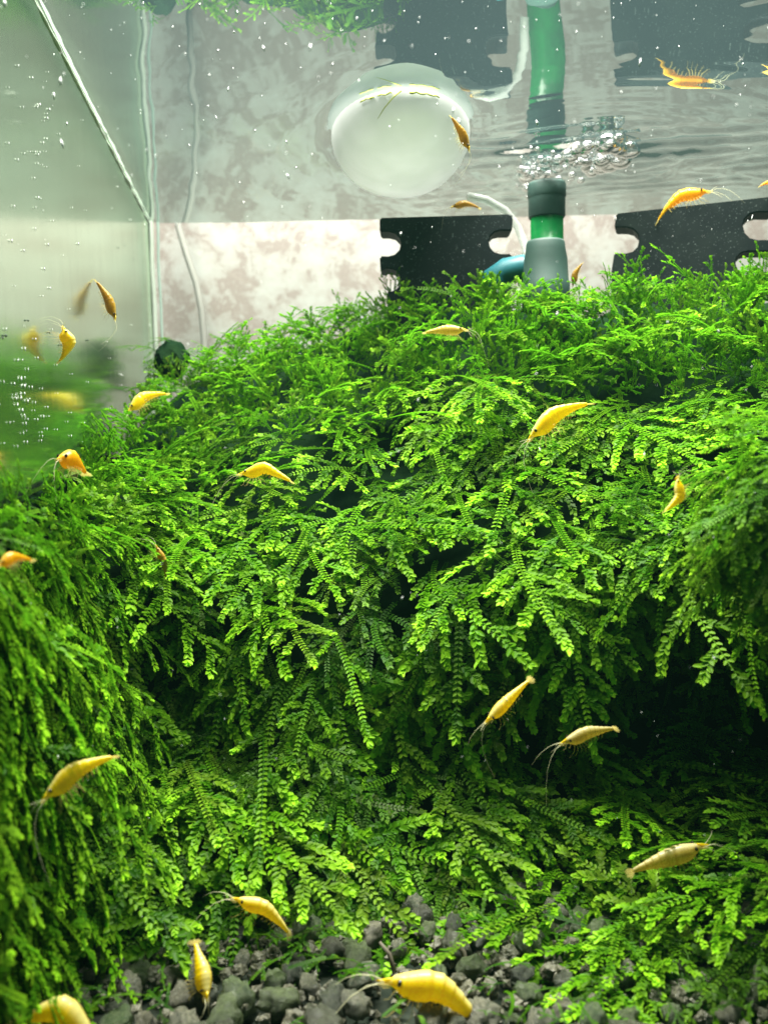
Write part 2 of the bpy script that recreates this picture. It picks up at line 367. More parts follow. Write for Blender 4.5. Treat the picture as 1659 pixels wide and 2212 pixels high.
def inside(p, m=.15): return (p - c0p) @ lnp > m
us = np.linspace(-350, 2050, 130); rows = 90
G = []
for k in range(rows):
    s = k / (rows - 1); vv = vbot(us) * (1 - s) + vtop(us) * s
    p, n = frame(us, vv); p = p - n * 0.80
    bump = np.array([noise.fractal(Vector(q * .6), .9, 2, 3) for q in p]); p = p + n * bump[:, None] * .25
    if k == 0: p[:, 2] = -.6
    G.append(p)
for st, (back, drop) in enumerate(((.8, .15), (1.8, 1.2), (2.6, 4), (3.0, 9), (3.0, 30))):
    p = G[rows - 1].copy(); p[:, 1] += back; p[:, 2] = np.maximum(p[:, 2] - drop, -.6); G.append(p)
G = np.array(G); d_ = np.minimum((G - c0p) @ lnp - .25, 0); G = G - d_[..., None] * lnp
nr, nc = G.shape[:2]
idx = np.arange(nr * nc).reshape(nr, nc)
q = np.stack([idx[:-1, :-1], idx[:-1, 1:], idx[1:, 1:], idx[1:, :-1]], -1).reshape(-1, 4)
mound = thing('moss_mound', 'large mound of bright green branching moss draped over a dark rock on the gravel', 'moss', (1, 24, 0))
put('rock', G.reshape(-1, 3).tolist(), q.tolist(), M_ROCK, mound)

# ------------------------------------------------------------------ fronds
LEAF = {4: (np.array([(0, 0, 0), (.38, .5, .10), (.80, .36, .06), (1, 0, -.05), (.80, -.36, .06), (.38, -.5, .10)]), [(0, 3, 2, 1), (0, 5, 4, 3)]),
        2: (np.array([(0, 0, 0), (.55, .5, .08), (1, 0, -.04), (.55, -.5, .08)]), [(0, 3, 2, 1)])}
class FB:                     # collects the leaves and stems of one frond; x along the frond, z its upper face
    def __init__(s, lod, r): s.E = []; s.V = []; s.F = []; s.tip = []; s.lod = lod; s.r = r; s.n = 0
    def leaf(s, p, ax, nrm, L, W, tip):
        T, Fs = LEAF[s.lod]
        s.E.append(s.n); ax = ax / np.linalg.norm(ax); sd = np.cross(nrm, ax); sd /= np.linalg.norm(sd) + 1e-9; nn = np.cross(ax, sd)
        s.V.append(p + T[:, :1] * L * ax + T[:, 1:2] * W * sd + T[:, 2:] * L * nn)
        s.F += [tuple(s.n + i for i in f) for f in Fs]; s.n += len(T); s.tip.append(np.full(len(T), tip))
    def stem(s, pts, r0, r1, tip=0.0):
        k = len(pts); c = []; s.E.append(s.n)
        for i, p in enumerate(pts):
            tdir = pts[min(i + 1, k - 1)] - pts[max(i - 1, 0)]; tdir = tdir / (np.linalg.norm(tdir) + 1e-9)
            a = np.cross(tdir, (0.1, 0.2, 1)); a /= np.linalg.norm(a); b = np.cross(tdir, a); rr = r0 + (r1 - r0) * i / (k - 1)
            for j in range(3):
                g = 2.094 * j; c.append(p + (a * math.cos(g) + b * math.sin(g)) * rr)
        s.V.append(np.array(c)); s.tip.append(np.full(len(c), tip))
        for i in range(k - 1):
            for j in range(3): s.F.append((s.n + i * 3 + j, s.n + i * 3 + (j + 1) % 3, s.n + i * 3 + 3 + (j + 1) % 3, s.n + i * 3 + 3 + j))
        s.n += len(c)
    def pinna(s, p, d, nrm, L, pitch, lsz, droop, bright, curl):
        r = s.r; n = max(4, int(L / pitch)); pts = [p.copy()]; d = d / np.linalg.norm(d); q = p.copy()
        for i in range(n):
            f = i / n
            d = d + np.array([0.0, curl, -droop]) / n; d /= np.linalg.norm(d)
            q = q + d * pitch; pts.append(q.copy())
            nn = nrm - d * (nrm @ d); nn /= np.linalg.norm(nn) + 1e-9
            sd = np.cross(nn, d)
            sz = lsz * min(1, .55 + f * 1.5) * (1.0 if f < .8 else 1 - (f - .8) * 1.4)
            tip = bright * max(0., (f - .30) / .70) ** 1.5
            for sg in (1, -1):
                if r.random() < .09: continue
                ang = (.80 - .40 * f * f) + r.normal() * .20
                ax = d * math.cos(ang) + sd * sg * math.sin(ang) + nn * (.16 + r.normal() * .16)
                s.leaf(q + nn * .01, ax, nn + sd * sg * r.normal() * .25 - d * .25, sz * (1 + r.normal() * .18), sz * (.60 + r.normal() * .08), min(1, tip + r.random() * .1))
        for a in (-.35, .0, .35):  # closed bud of young leaves
            nn = nrm - d * (nrm @ d); sd = np.cross(nn, d)
            s.leaf(q - d * lsz * .1, d * math.cos(a) + sd * math.sin(a) + nn * .12, nn + sd * a, lsz * .8, lsz * .5, bright)
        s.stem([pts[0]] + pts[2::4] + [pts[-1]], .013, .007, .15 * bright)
def make_frond(lod, seed, L, kind):
    r = np.random.default_rng(seed); s = FB(lod, r)
    pitch = .042 if lod == 4 else .064; lsz = .130 if lod == 4 else .165
    bright = r.uniform(.55, 1.0)
    n = int(L / .05); d = np.array([1., r.normal() * .1, .12]); q = np.zeros(3); pts = [q.copy()]
    curl = r.normal() * .35; droop = r.uniform(.25, .8)
    side = 1; nxt = .35 if kind == 'fern' else .6; acc = 0
    gap = {'fern': .30, 'loose': .46, 'strand': .8}[kind]
    for i in range(n):
        f = i / n; d = d + np.array([0, curl, -droop]) / n; d /= np.linalg.norm(d); q = q + d * .05; pts.append(q.copy()); acc += .05
        if acc > nxt and f < .9:
            nxt += gap * r.uniform(.75, 1.3); side = -side
            nn = np.array([0, 0, 1.]) - d * d[2]; nn /= np.linalg.norm(nn); sd = np.cross(nn, d) * side
            ang = r.uniform(.65, 1.05)
            pd = d * math.cos(ang) + sd * math.sin(ang) + nn * r.normal() * .18
            pl = (1.55 if kind != 'strand' else .8) * (1 - .62 * f) * r.uniform(.65, 1.15) * (.6 + .4 * min(1, f * 4)) * min(1, L / 2.6)
            s.pinna(q, pd, nn, max(.25, pl), pitch, lsz, r.uniform(.1, .6), bright * r.uniform(.6, 1), -side * r.uniform(0, .3))
    s.stem(pts[::5] + [pts[-1]], .020, .009)
    nn = np.array([0, 0, 1.])
    s.pinna(pts[-1], d, nn, .55, pitch, lsz, .2, bright, 0)
    for i in range(2, n, 2):      # small leaves along the main stem
        p = pts[i]; dd = pts[min(i + 1, n)] - pts[i - 1]; dd /= np.linalg.norm(dd); sd = np.cross(nn, dd)
        for sg in (1, -1):
            s.leaf(p, dd * .7 + sd * sg * .7 + nn * .2, nn, lsz * .8, lsz * .45, .35 * (i / n) * bright)
    return np.concatenate(s.V), s.F, np.concatenate(s.tip), s.E
def raw_mesh(name, V, Fq, tip, rnd, mat, E=None):       # quads only, numpy fast path
    me = bpy.data.meshes.new(name); nq = len(Fq)
    me.vertices.add(len(V)); me.vertices.foreach_set('co', (V * S).astype(np.float32).ravel())
    if E: me.edges.add(len(E) - 1); me.edges.foreach_set('vertices', np.stack([E[:-1], E[1:]], 1).astype(np.int32).ravel())
    me.loops.add(nq * 4); me.loops.foreach_set('vertex_index', Fq.astype(np.int32).ravel())
    me.polygons.add(nq); me.polygons.foreach_set('loop_start', np.arange(0, nq * 4, 4, dtype=np.int32))
    me.polygons.foreach_set('loop_total', np.full(nq, 4, np.int32))
    for nm, val in (('tip', tip), ('rnd', rnd)):
        a = me.attributes.new(nm, 'FLOAT', 'POINT'); a.data.foreach_set('value', np.asarray(val, np.float32))
    me.materials.append(mat); me.update(calc_edges=True); return me
KINDS = ['fern', 'fern', 'loose', 'fern', 'strand', 'fern', 'loose', 'fern', 'loose', 'loose', 'strand', 'fern']
HI = [make_frond(4, 100 + i, [2.9, 2.4, 3.0, 2.0, 2.8, 3.3, 2.2, 2.6, 1.8, 2.6, 2.2, 2.3][i], k) for i, k in enumerate(KINDS)]
LO = [make_frond(2, 200 + i, [2.6, 2.2, 2.8, 1.8, 2.5, 3.0, 2.0, 2.4, 1.6, 2.4, 2.0, 2.1][i], k) for i, k in enumerate(KINDS)]
HIM = [raw_mesh('moss_frond', V, np.array(Fc), tip, np.full(len(V), i / 12.), M_MOSS, E) for i, (V, Fc, tip, E) in enumerate(HI)]

def grow(u, v, r, upness=0.0, lift=0.0):
    """placement matrices (rotation rows x,y,z and origin) of fronds rooted at (u, v) on the mound"""
    p, n = frame(u, v); N = len(p)
    down = np.array([0, 0, -1.])[None] - n * (n @ np.array([0, 0, -1.]))[:, None]
    down += np.array([0, -.25, 0])[None] - n * (n @ np.array([0, -.25, 0]))[:, None]
    lat = np.cross(n, down); 
    ln_ = np.linalg.norm(down, axis=1)[:, None]; down = down / (ln_ + 1e-6); lat /= np.linalg.norm(lat, axis=1)[:, None] + 1e-6
    a = r.normal(0, .62, N)[:, None]
    g = down * np.cos(a) + lat * np.sin(a)
    g = g * .85 + n * (lift + r.uniform(.15, .62, N))[:, None] + np.array([0, 0, -.22])[None] * (np.asarray(upness).reshape(-1, 1) <= 0) + np.array([0, 0, 1.])[None] * np.asarray(upness).reshape(-1, 1)
    g /= np.linalg.norm(g, axis=1)[:, None]
    need = .20 + .38 * np.clip(n[:, 2], 0, 1) - (g * n).sum(1); g = g + n * np.clip(need, 0, 1)[:, None]; g /= np.linalg.norm(g, axis=1)[:, None]
    nn = n + np.array([0, 0, .35])[None] + r.normal(0, .22, (N, 3))
    nn = nn - g * (nn * g).sum(1)[:, None]; nn /= np.linalg.norm(nn, axis=1)[:, None]
    return steer(p - n * .30, g, nn)
def steer(p, g, nn):          # bend fronds along the side pane, never through it
    p = p + np.maximum(0, .14 - (p - c0p) @ lnp)[:, None] * lnp
    for k in range(3):
        out = np.minimum((p + g * 2.6 - c0p) @ lnp - .1, 0)
        g = g - (out / 2.6)[:, None] * lnp; g /= np.linalg.norm(g, axis=1)[:, None]
    nn = nn - g * (nn * g).sum(1)[:, None]; nn /= np.linalg.norm(nn, axis=1)[:, None]
    y = np.cross(nn, g)
    return p, np.stack([g, y, nn], 1)
def spots(N, r, u0, u1, s0, s1, power=.6):
    M_ = N * 12; u = r.uniform(u0, u1, M_); s = r.uniform(s0, s1, M_); v = vbot(u) * (1 - s) + vtop(u) * s
    e = 5.; a = np.linalg.norm(np.cross(surf(u + e, v) - surf(u - e, v), surf(u, v + e) - surf(u, v - e)), axis=1)
    wt = np.clip(a, 0, np.quantile(a, .985)) ** power; wt[~inside(surf(u, v), .12)] = 0
    k = r.choice(M_, N, replace=False, p=wt / wt.sum()); return u[k], v[k], s[k]
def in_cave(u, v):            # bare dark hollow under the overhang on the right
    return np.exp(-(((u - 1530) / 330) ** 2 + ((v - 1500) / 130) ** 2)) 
# 300 fronds that show largest
r = np.random.default_rng(11)
u, v, s = spots(470, r, -60, 1720, .02, .9, .25)
ok = r.random(len(u)) > in_cave(u, v) * .95
u, v, s = u[ok][:300], v[ok][:300], s[ok][:300]
P, R = grow(u, v, r, lift=.22); sz = r.uniform(.95, 1.55, len(u))
for i in range(len(u)):
    o = link('moss_frond', HIM[int(r.integers(12))], mound)
    m = Matrix.Identity(4)
    for a in range(3):
        for b in range(3): m[b][a] = R[i, a, b] * sz[i]
    m.translation = Vector(P[i]) * S - mound.location
    o.matrix_local = m
# the rest of the moss as one mass
def mass(name, u, v, upn, size, r, mat, parent, src=None, place=None):
    src = src or LO; P, R = place if place else grow(u, v, r, upn)
    if not place: k_ = inside(P, .1); P, R, size = P[k_], R[k_], size[k_]
    Vs, Fs, Ts, Rs = [], [], [], []; off = 0
    for i in range(len(P)):
        V, Fc, tip, _e = src[int(r.integers(len(src)))]
        Fn = np.asarray(Fc)
        Vs.append(V @ R[i] * size[i] + P[i]); Fs.append(Fn + off); off += len(V); Ts.append(tip * r.uniform(.3, 1)); Rs.append(np.full(len(V), r.random()))
    V = np.concatenate(Vs) - np.array(parent.location) / S
    o = link(name, raw_mesh(name, V, np.concatenate(Fs), np.concatenate(Ts), np.concatenate(Rs), mat), parent); o['kind'] = 'stuff'; return o
r = np.random.default_rng(21)
u, v, s = spots(1450, r, -200, 1950, .0, 1.0, .62)
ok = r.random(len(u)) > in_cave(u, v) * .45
u, v, s = u[ok], v[ok], s[ok]
young = r.random(len(u)) < np.interp(s, [0, .35, .7, 1], [.30, .28, .60, .9])     # older, duller leaves; dark colour also stands in for shade inside the mound
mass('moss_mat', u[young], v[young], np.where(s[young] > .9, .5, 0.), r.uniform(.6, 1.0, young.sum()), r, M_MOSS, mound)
mass('shaded_old_growth', u[~young], v[~young], 0., r.uniform(.6, 1.0, (~young).sum()), r, M_DULL, mound)
r = np.random.default_rng(61); n_ = 150; u = r.uniform(-50, 190, n_); v = r.uniform(0, 1, n_) * 640 + vtop(u) - 5
mass('side_growth', u, v, 0., r.uniform(.45, .8, n_), r, M_MOSS, mound)
# loose scraps of moss fallen among the stones
r = np.random.default_rng(41); n_ = 130; P = np.stack([r.uniform(-8, 9, n_), r.uniform(13, 18.5, n_), r.uniform(.3, .6, n_)], 1)
g = r.normal(0, 1, (n_, 3)); g[:, 2] = r.uniform(-.2, .35, n_); g /= np.linalg.norm(g, axis=1)[:, None]
nn = np.array([0, 0, 1.])[None] + r.normal(0, .2, (n_, 3)); nn -= g * (nn * g).sum(1)[:, None]; nn /= np.linalg.norm(nn, axis=1)[:, None]
mass('fallen_scraps', None, None, None, r.uniform(.2, .42, n_), r, M_DULL, mound, src=[LO[4], LO[10], LO[2]], place=(P, np.stack([g, np.cross(nn, g), nn], 1)))
# upright shoots over the flatter top of the mound
r = np.random.default_rng(51); n_ = 620; u = r.uniform(60, 1850, n_); q_ = r.uniform(0, 1, n_); v = vtop(u) + 8 + 215 * q_
k_ = inside(surf(u, v), .3); u, v = u[k_], v[k_]; P, N_ = frame(u, v); n_ = len(u)
g = N_ * .55 + np.array([0, -.25, .55])[None] + r.normal(0, .42, (n_, 3)); g /= np.linalg.norm(g, axis=1)[:, None]
nn = np.array([0, -.9, .5])[None] + r.normal(0, .35, (n_, 3)); nn -= g * (nn * g).sum(1)[:, None]; nn /= np.linalg.norm(nn, axis=1)[:, None]
mass('upright_shoots', None, None, None, r.uniform(.34, .62, n_), r, M_MOSS, mound, place=(P - N_ * .3, np.stack([g, np.cross(nn, g), nn], 1)))
# short upright tufts along the crest
r = np.random.default_rng(31); u = r.uniform(-100, 1900, 210); v = vtop(u) + r.uniform(-4, 40, 210)
mass('crest_tufts', u, v, np.full(210, .75), r.uniform(.30, .58, 210), r, M_MOSS, mound)

# ------------------------------------------------------------------ gravel
GB = []; n = 60
o = put('gravel_bed', [(-60, 0, -.35), (90, 0, -.35), (90, 60, -.35), (-60, 60, -.35)], [(0, 1, 2, 3)], M_GBASE, None, False); o['kind'] = 'structure'
bed = o
STN = []
for k in range(9):
    bm = bmesh.new(); bmesh.ops.create_icosphere(bm, subdivisions=3, radius=1)
    sx, sy, sz_ = random.uniform(.8, 1.25), random.uniform(.75, 1.1), random.uniform(.65, 1.0)
    for vtx in bm.verts:
        q = vtx.co.copy(); f = 1 + .36 * noise.noise(q * 1.1 + Vector((k * 7, 0, 0))) + .26 * noise.noise(q * 2.4 + Vector((0, k * 5, 0))) + .24 * noise.noise(q * 5.5 + Vector((0, 0, k * 3))) + .13 * noise.noise(q * 11)
        c = max(abs(q.x), abs(q.y), abs(q.z)); f *= .8 + .25 / (c + .3)
        vtx.co = Vector((q.x * sx, q.y * sy, q.z * sz_)) * f * S
    me = bpy.data.meshes.new('gravel_stone'); bm.to_mesh(me); bm.free()
    me.polygons.foreach_set('use_smooth', [True] * len(me.polygons)); me.materials.append(M_GRAV[k % 3]); STN.append(me)
cand = []
tries = 0
while len(cand) < 760 and tries < 20000:
    tries += 1
    y = random.uniform(12.5, 20.5); x = random.uniform(-9.5, 11)
    rad = random.choice((.10, .13, .16, .20, .24, .28, .33))
    if all((x - a) ** 2 + (y - b) ** 2 > (.72 * (rad + c)) ** 2 for a, b, c in cand): cand.append((x, y, rad))
cand.sort(key=lambda q: -q[2] / q[1])
small = cand[300:]
for x, y, rad in cand[:300]:
    o = link('gravel_stone', random.choice(STN), bed)
    o.location = Vector((x, y, rad * random.uniform(.15, .6))) * S; o.scale = (rad,) * 3
    o.rotation_euler = [random.uniform(0, 6.28) for _ in range(3)]
V, Fc = [], []
for x, y, rad in small:
    k = len(V); me = STN[k % 9]; R3 = Matrix.Rotation(random.uniform(0, 6.28), 3, (random.gauss(0, 1), random.gauss(0, 1), 1))
    V += [R3 @ vt.co * (rad / S) + Vector((x, y, rad * .4)) for vt in me.vertices]; Fc += [tuple(k + i for i in p.vertices) for p in me.polygons]
for k in range(2600):
    octa(V, Fc, Vector((random.uniform(-11, 13), random.uniform(11.5, 21), random.uniform(-.3, .15))), (random.gauss(0, 1), random.gauss(0, 1), random.gauss(0, 1)), random.uniform(.04, .10), random.uniform(.05, .13))
o = put('fine_grit', V, Fc, M_GRAV[0], bed, False); o['kind'] = 'stuff'
for (a, b, lab) in (((855, 2110, 15.7), (820, 2035, 15.9), 'thin brown dead stem standing in the gravel behind the biggest shrimp'),
                    ((1010, 2100, 16.0), (985, 2035, 16.2), 'short curved brown stem in the gravel right of the thin dead stem')):
    A_, B_ = at(*a), at(*b); mid = A_.lerp(B_, .6) + Vector((.06, 0, .04))
    A_.z = min(A_.z, .3)
    V, Fc = tube([A_, mid, B_], [.05, .045, .03], 6); tag(put('twig', V, Fc, M_TWIG), lab, 'twig', 'dead stems in the gravel')

# ------------------------------------------------------------------ slotted black blocks
def slotted(outline, name, label, pts3):
    """outline in photo pixels, laid on the upright plane through three measured points, 1.25 cm thick"""
    a, b = at(*pts3[0]), at(*pts3[1]); ax = (b - a); ax.z = 0; ax.normalize(); nb = Vector((-ax.y, ax.x, 0))
    o0 = Vector((0, 0, CAM_H)); P3 = []
    for u, v in outline:
        d = ray(u, v); s = (a - o0).dot(nb) / d.dot(nb); P3.append(o0 + d * s)
    bm = bmesh.new(); f = bm.faces.new([bm.verts.new(p * S) for p in P3])
    ex = bmesh.ops.extrude_face_region(bm, geom=[f])
    bmesh.ops.translate(bm, vec=nb * 1.25 * S, verts=[g for g in ex['geom'] if isinstance(g, bmesh.types.BMVert)])
    bmesh.ops.recalc_face_normals(bm, faces=bm.faces)
    bmesh.ops.bevel(bm, geom=[e for e in bm.edges if e.calc_face_angle(0) > 1.0], offset=.05 * S, segments=2, affect='EDGES', clamp_overlap=True)
    me = bpy.data.meshes.new(name); bm.to_mesh(me); bm.free(); me.materials.append(M_BLACK)
    return tag(link(name, me), label, 'plastic block', 'slotted black blocks')
def slot(ue, ut, v0, v1, n=7):     # from the edge at ue into ut and back out, rounded end; top to bottom
    rr = (v1 - v0) / 2; vm = (v0 + v1) / 2; sg = 1 if ut > ue else -1; L = [(ue, v0)]
    for i in range(n): a = -math.pi / 2 + math.pi * i / (n - 1); L.append((ut - sg * rr + sg * rr * math.cos(a), vm + rr * math.sin(a)))
    return L + [(ue, v1)]
right = slot(1106, 1056, 498, 548); left = slot(820, 866, 500, 553)[::-1]; left2 = slot(834, 866, 580, 630)[::-1]
slotted([(820, 470), (1108, 462)] + right + [(1104, 590), (1100, 1000), (850, 1000), (836, 640)] + left2 + [(822, 585)] + left, 'slotted_block',
        'black slotted plastic block with squared ends left of the green tube', [(820, 500, 32.9), (1108, 500, 32.7)])
r2 = slot(1668, 1604, 458, 518); r3 = slot(1660, 1588, 543, 594); l3 = slot(1326, 1380, 491, 547)[::-1]
slotted([(1331, 461), (1668, 424)] + r2 + [(1664, 545)] + r3 + [(1650, 640), (1640, 1000), (1330, 1000), (1320, 585)] + l3, 'slotted_block',
        'black slotted plastic block with a yellow shrimp on top, right of the green tube', [(1331, 500, 32.8), (1668, 500, 31.2)])

# ------------------------------------------------------------------ filter
tc = at(1181, 500, 34.6)
flt = thing('sponge_filter', 'green air lift tube with dark teal fittings behind the moss, bubbles at its top', 'aquarium filter', (tc.x, tc.y, 0))
zv = lambda v, Y=34.6: at(1181, v, Y).z
V, Fc = lathe(tc, [(.62, 0), (.62, zv(398))]); put('lift_tube', V, Fc, M_TUBE, flt)
V, Fc = lathe(tc, [(.66, zv(472)), (.70, zv(469)), (.70, zv(430)), (.71, zv(428)), (.73, zv(426)), (.73, zv(402)), (.70, zv(396)), (.50, zv(396))]); put('collar', V, Fc, M_TEALD, flt)
b0 = at(1178, 560, 30.2)
hz = lambda v: at(1178, v, 30.2).z
V, Fc = lathe((b0.x, b0.y), [(.80, hz(700)), (.80, hz(612)), (.76, hz(608)), (.72, hz(560)), (.66, hz(540)), (.64, hz(526)), (.60, hz(521)), (.3, hz(521))], 28)
put('elbow_body', V, Fc, M_TEALD, flt)
e0 = at(1150, 590, 30.6)
V, Fc = tube([at(1172, 585, 30.7), at(1125, 580, 30.8), at(1092, 585, 31), at(1070, 600, 31), at(1062, 640, 31)], [.50, .46, .44, .46, .46], 14); put('elbow_pipe', V, Fc, M_TEAL, flt)
V, Fc = tube([Vector((tc.x, tc.y - .3, hz(640))), b0 + Vector((0, .2, hz(640) - b0.z))], .5, 12); put('joining_pipe', V, Fc, M_TEALD, flt)
V, Fc = tube([at(u, v, Y) for u, v, Y in ((1010, 424, 32.6), (1050, 432, 32.8), (1090, 455, 32.9), (1118, 490, 32.9), (1134, 530, 32.7), (1140, 570, 32.4))], .16, 8)
tag(put('air_hose', V, Fc, M_HOSE), 'thin clear air hose curving down to the left of the green tube', 'hose')

# ------------------------------------------------------------------ white float
fl = thing('floating_ball', 'white plastic ball floating half sunk at the water surface', 'float', FLOATC)
prof = []
bm = bmesh.new(); bmesh.ops.create_uvsphere(bm, u_segments=48, v_segments=32, radius=1)
for vt in bm.verts:
    q = vt.co; k = 1 + .02 * noise.noise(q * 1.4)
    vt.co = Vector((q.x * FRX, q.y * FRY, q.z * FRZ)) * k * S
me = bpy.data.meshes.new('shell'); bm.to_mesh(me); bm.free(); me.polygons.foreach_set('use_smooth', [True] * len(me.polygons)); me.materials.append(M_FLOAT); link('shell', me, fl)
def on_ball(a, z, k=1.012): rr = math.sqrt(max(0, 1 - (z / FRZ) ** 2)); return Vector((FRX * rr * math.cos(a) * k, FRY * rr * math.sin(a) * k, z * k)) + FLOATC
for a0, a1 in ((-2.15, -1.95), (-1.9, -1.72), (-1.50, -1.10)):
    path = [on_ball(a0 + (a1 - a0) * i / 9, -.04 + .05 * noise.noise((i * .9, a0 * 5, 1))) for i in range(10)]
    V, Fc = tube(path, [.018 + .03 * abs(noise.noise((i * .8, a0, 3))) for i in range(10)], 6); put('algae_streak', V, Fc, M_ALGAE, fl)
V, Fc = tube([on_ball(-1.60, .02), on_ball(-1.70, -.15), on_ball(-1.82, -.38), on_ball(-1.93, -.60)], [.03, .018, .016, .008], 5); put('algae_thread', V, Fc, M_ALGAE, fl)

# ------------------------------------------------------------------ bubbles
bms = []
for k in range(4):
    bm = bmesh.new(); bmesh.ops.create_icosphere(bm, subdivisions=3, radius=1)
    for vt in bm.verts: vt.co = Vector((vt.co.x * (1 + .1 * k), vt.co.y, vt.co.z * (.75 + .07 * k))) * (1 + .08 * noise.noise(vt.co * 1.3 + Vector((k, 0, 0)))) * S
    me = bpy.data.meshes.new('bubble'); bm.to_mesh(me); bm.free(); me.polygons.foreach_set('use_smooth', [True] * len(me.polygons)); me.materials.append(M_BUB); bms.append(me)
rb = random.Random(5)
for k in range(110):
    f = rb.random(); u = 1122 + 235 * f + rb.gauss(0, 8); v = 392 - 66 * f + rb.gauss(0, 20)
    p = at_z(u, v, WATER - rb.uniform(.10, .34)); o = link('bubble', bms[k % 4])
    sz_ = rb.choice((.07, .09, .12, .15, .20, .26, .32)) * (1.25 if f > .75 else 1)
    o.location = p * S; o.scale = (sz_,) * 3; o.rotation_euler = (0, 0, rb.uniform(0, 6))
    tag(o, 'clear air bubble in the cluster at the water surface by the green tube', 'bubble', 'air bubbles at the water surface')

# ------------------------------------------------------------------ drifting specks
V, Fc = [], []
rs = random.Random(3)
for k in range(520):
    u = rs.uniform(0, 1659); v = rs.uniform(0, 1) ** 1.7 * 2150
    Y = rs.uniform(13, 23) if v < 600 else rs.uniform(13, 17)
    if v > 600 and k % 2: continue
    p = at(u, v, Y)
    if (p - CORNER).dot(lnorm) < .3 or p.z > WATER - .3: continue
    dr = Vector((random.gauss(0, .25) + (u - 830) / 3000, .2, -1 if v > 1100 else 1)); big = (2.4 if rs.random() < .12 else 1) * (1.35 if v < 500 else .8)
    octa(V, Fc, p, dr, rs.uniform(.004, .011) * big, rs.uniform(.008, .036) * big)
o = put('drifting_specks', V, Fc, M_SPECK); o['kind'] = 'stuff'; o['label'] = 'fine white specks drifting in the water'

# ------------------------------------------------------------------ shrimps (unit length, head at x = 0, tail at x = 1, back = +z)
def spine(tt, bend, hump):
    x = tt; z = -bend * (tt - .42) ** 2 * (1.9 if tt > .42 else .7) + hump * math.exp(-((tt - .46) / .17) ** 2); return np.array((x, 0, z))
PRO = [(.00, .004, .004), (.03, .010, .008), (.07, .020, .018), (.11, .036, .034), (.16, .056, .050), (.22, .074, .062), (.30, .086, .068), (.37, .088, .068),
       (.42, .082, .064), (.48, .080, .060), (.56, .070, .052), (.64, .058, .044), (.72, .045, .035), (.80, .034, .027), (.86, .027, .022), (.90, .022, .020), (.925, .012, .016)]
def shrimp_body(bend, hump):
    n, m = 18, 84; V = []; stripe = []; belly = []; seg = []
    ts = np.linspace(0, .925, m); T, H, W = zip(*PRO)
    for tt in ts:
        hh, ww = np.interp(tt, T, H), np.interp(tt, T, W)
        sgv = math.exp(-((tt - .385) / .008) ** 2)
        if tt > .40: ph = ((tt - .40) / .088) % 1; k = 1 + .10 * (ph ** 2 - .35); hh *= k; ww *= k; sgv = max(0, 1 - ph / .22)
        c = spine(tt, bend, hump); d = spine(tt + .01, bend, hump) - spine(tt - .01, bend, hump); d /= np.linalg.norm(d); up = np.array((-d[2], 0, d[0]))
        c = c + up * (.018 * math.exp(-((tt - .1) / .07) ** 2))
        for k in range(n):
            a = 2 * math.pi * k / n; cz, cy = math.sin(a), math.cos(a)
            hz_ = hh * (1.0 if cz > 0 else 1.12)
            V.append(c + up * cz * hz_ + np.array((0, 1, 0)) * cy * ww * (1 - .18 * max(0, -cz)))
            seg.append(sgv); stripe.append(max(0, (cz - .72) / .28) ** .7 if tt > .08 else .4); belly.append(math.exp(-((tt - .29) / .08) ** 2) * max(0, .75 - abs(cz - .25)))
    Fc = [(i * n + k, i * n + (k + 1) % n, (i + 1) * n + (k + 1) % n, (i + 1) * n + k) for i in range(m - 1) for k in range(n)]
    return V, Fc + [tuple(range(n))[::-1], tuple(range((m - 1) * n, m * n))], stripe, belly, seg
def tail_fan(bend, hump):
    b = spine(.905, bend, hump); d = spine(.93, bend, hump) - spine(.88, bend, hump); d /= np.linalg.norm(d); up = np.array((-d[2], 0, d[0])); y = np.array((0, 1., 0)); V, Fc = [], []
    for a, L, wd in ((0, .115, .020), (.32, .12, .024), (-.32, .12, .024), (.62, .105, .022), (-.62, .105, .022)):
        ax = d * math.cos(a) + y * math.sin(a); sd = -d * math.sin(a) + y * math.cos(a); k = len(V)
        for q, wq in ((0, .3), (.35, .85), (.75, 1), (1, .35)):
            for sg in (1, -1):
                for hgt in (.006 * (1 - q * .8), -.006 * (1 - q * .8)): V.append(b + ax * L * q + sd * wd * wq * sg + up * (hgt - .02 * q * abs(a)))
        for i in range(3):
            j = k + i * 4
            Fc += [(j, j + 4, j + 6, j + 2), (j + 1, j + 3, j + 7, j + 5), (j, j + 1, j + 5, j + 4), (j + 2, j + 6, j + 7, j + 3)]
        Fc.append((k + 12, k + 13, k + 15, k + 14))
    return V, Fc
def smesh(name, V, Fc, mat):
    me = bpy.data.meshes.new(name); me.from_pydata([tuple(map(float, v)) for v in V], [], Fc); me.materials.append(mat)
    me.polygons.foreach_set('use_smooth', [True] * len(me.polygons)); me.update(); return me
EYE = bpy.data.meshes.new('eye'); bm = bmesh.new(); bmesh.ops.create_icosphere(bm, subdivisions=2, radius=.020); bm.to_mesh(EYE); bm.free(); EYE.materials.append(M_EYE)
STALK = None
def limb_mesh(name, path, rad, mat, n=5): V, Fc = tube([Vector(p) for p in path], rad, n); return smesh(name, V, Fc, mat)
LEGS = []
for i in range(5):
    for sg in (1, -1):
        x = .20 + .042 * i; fw = (-.07, -.03, .01, .04, .07)[i]; yy = .034 * sg
        LEGS.append(limb_mesh('leg', [(x, yy, -.055), (x + fw * .3, yy * 1.9, -.095), (x + fw * .9, yy * 2.6, -.115), (x + fw * 1.1 - .02, yy * 2.2, -.165), (x + fw * 1.5 - .035, yy * 2.2, -.178)], [.007, .006, .0045, .003, .002], M_LIMB))
ANT = []
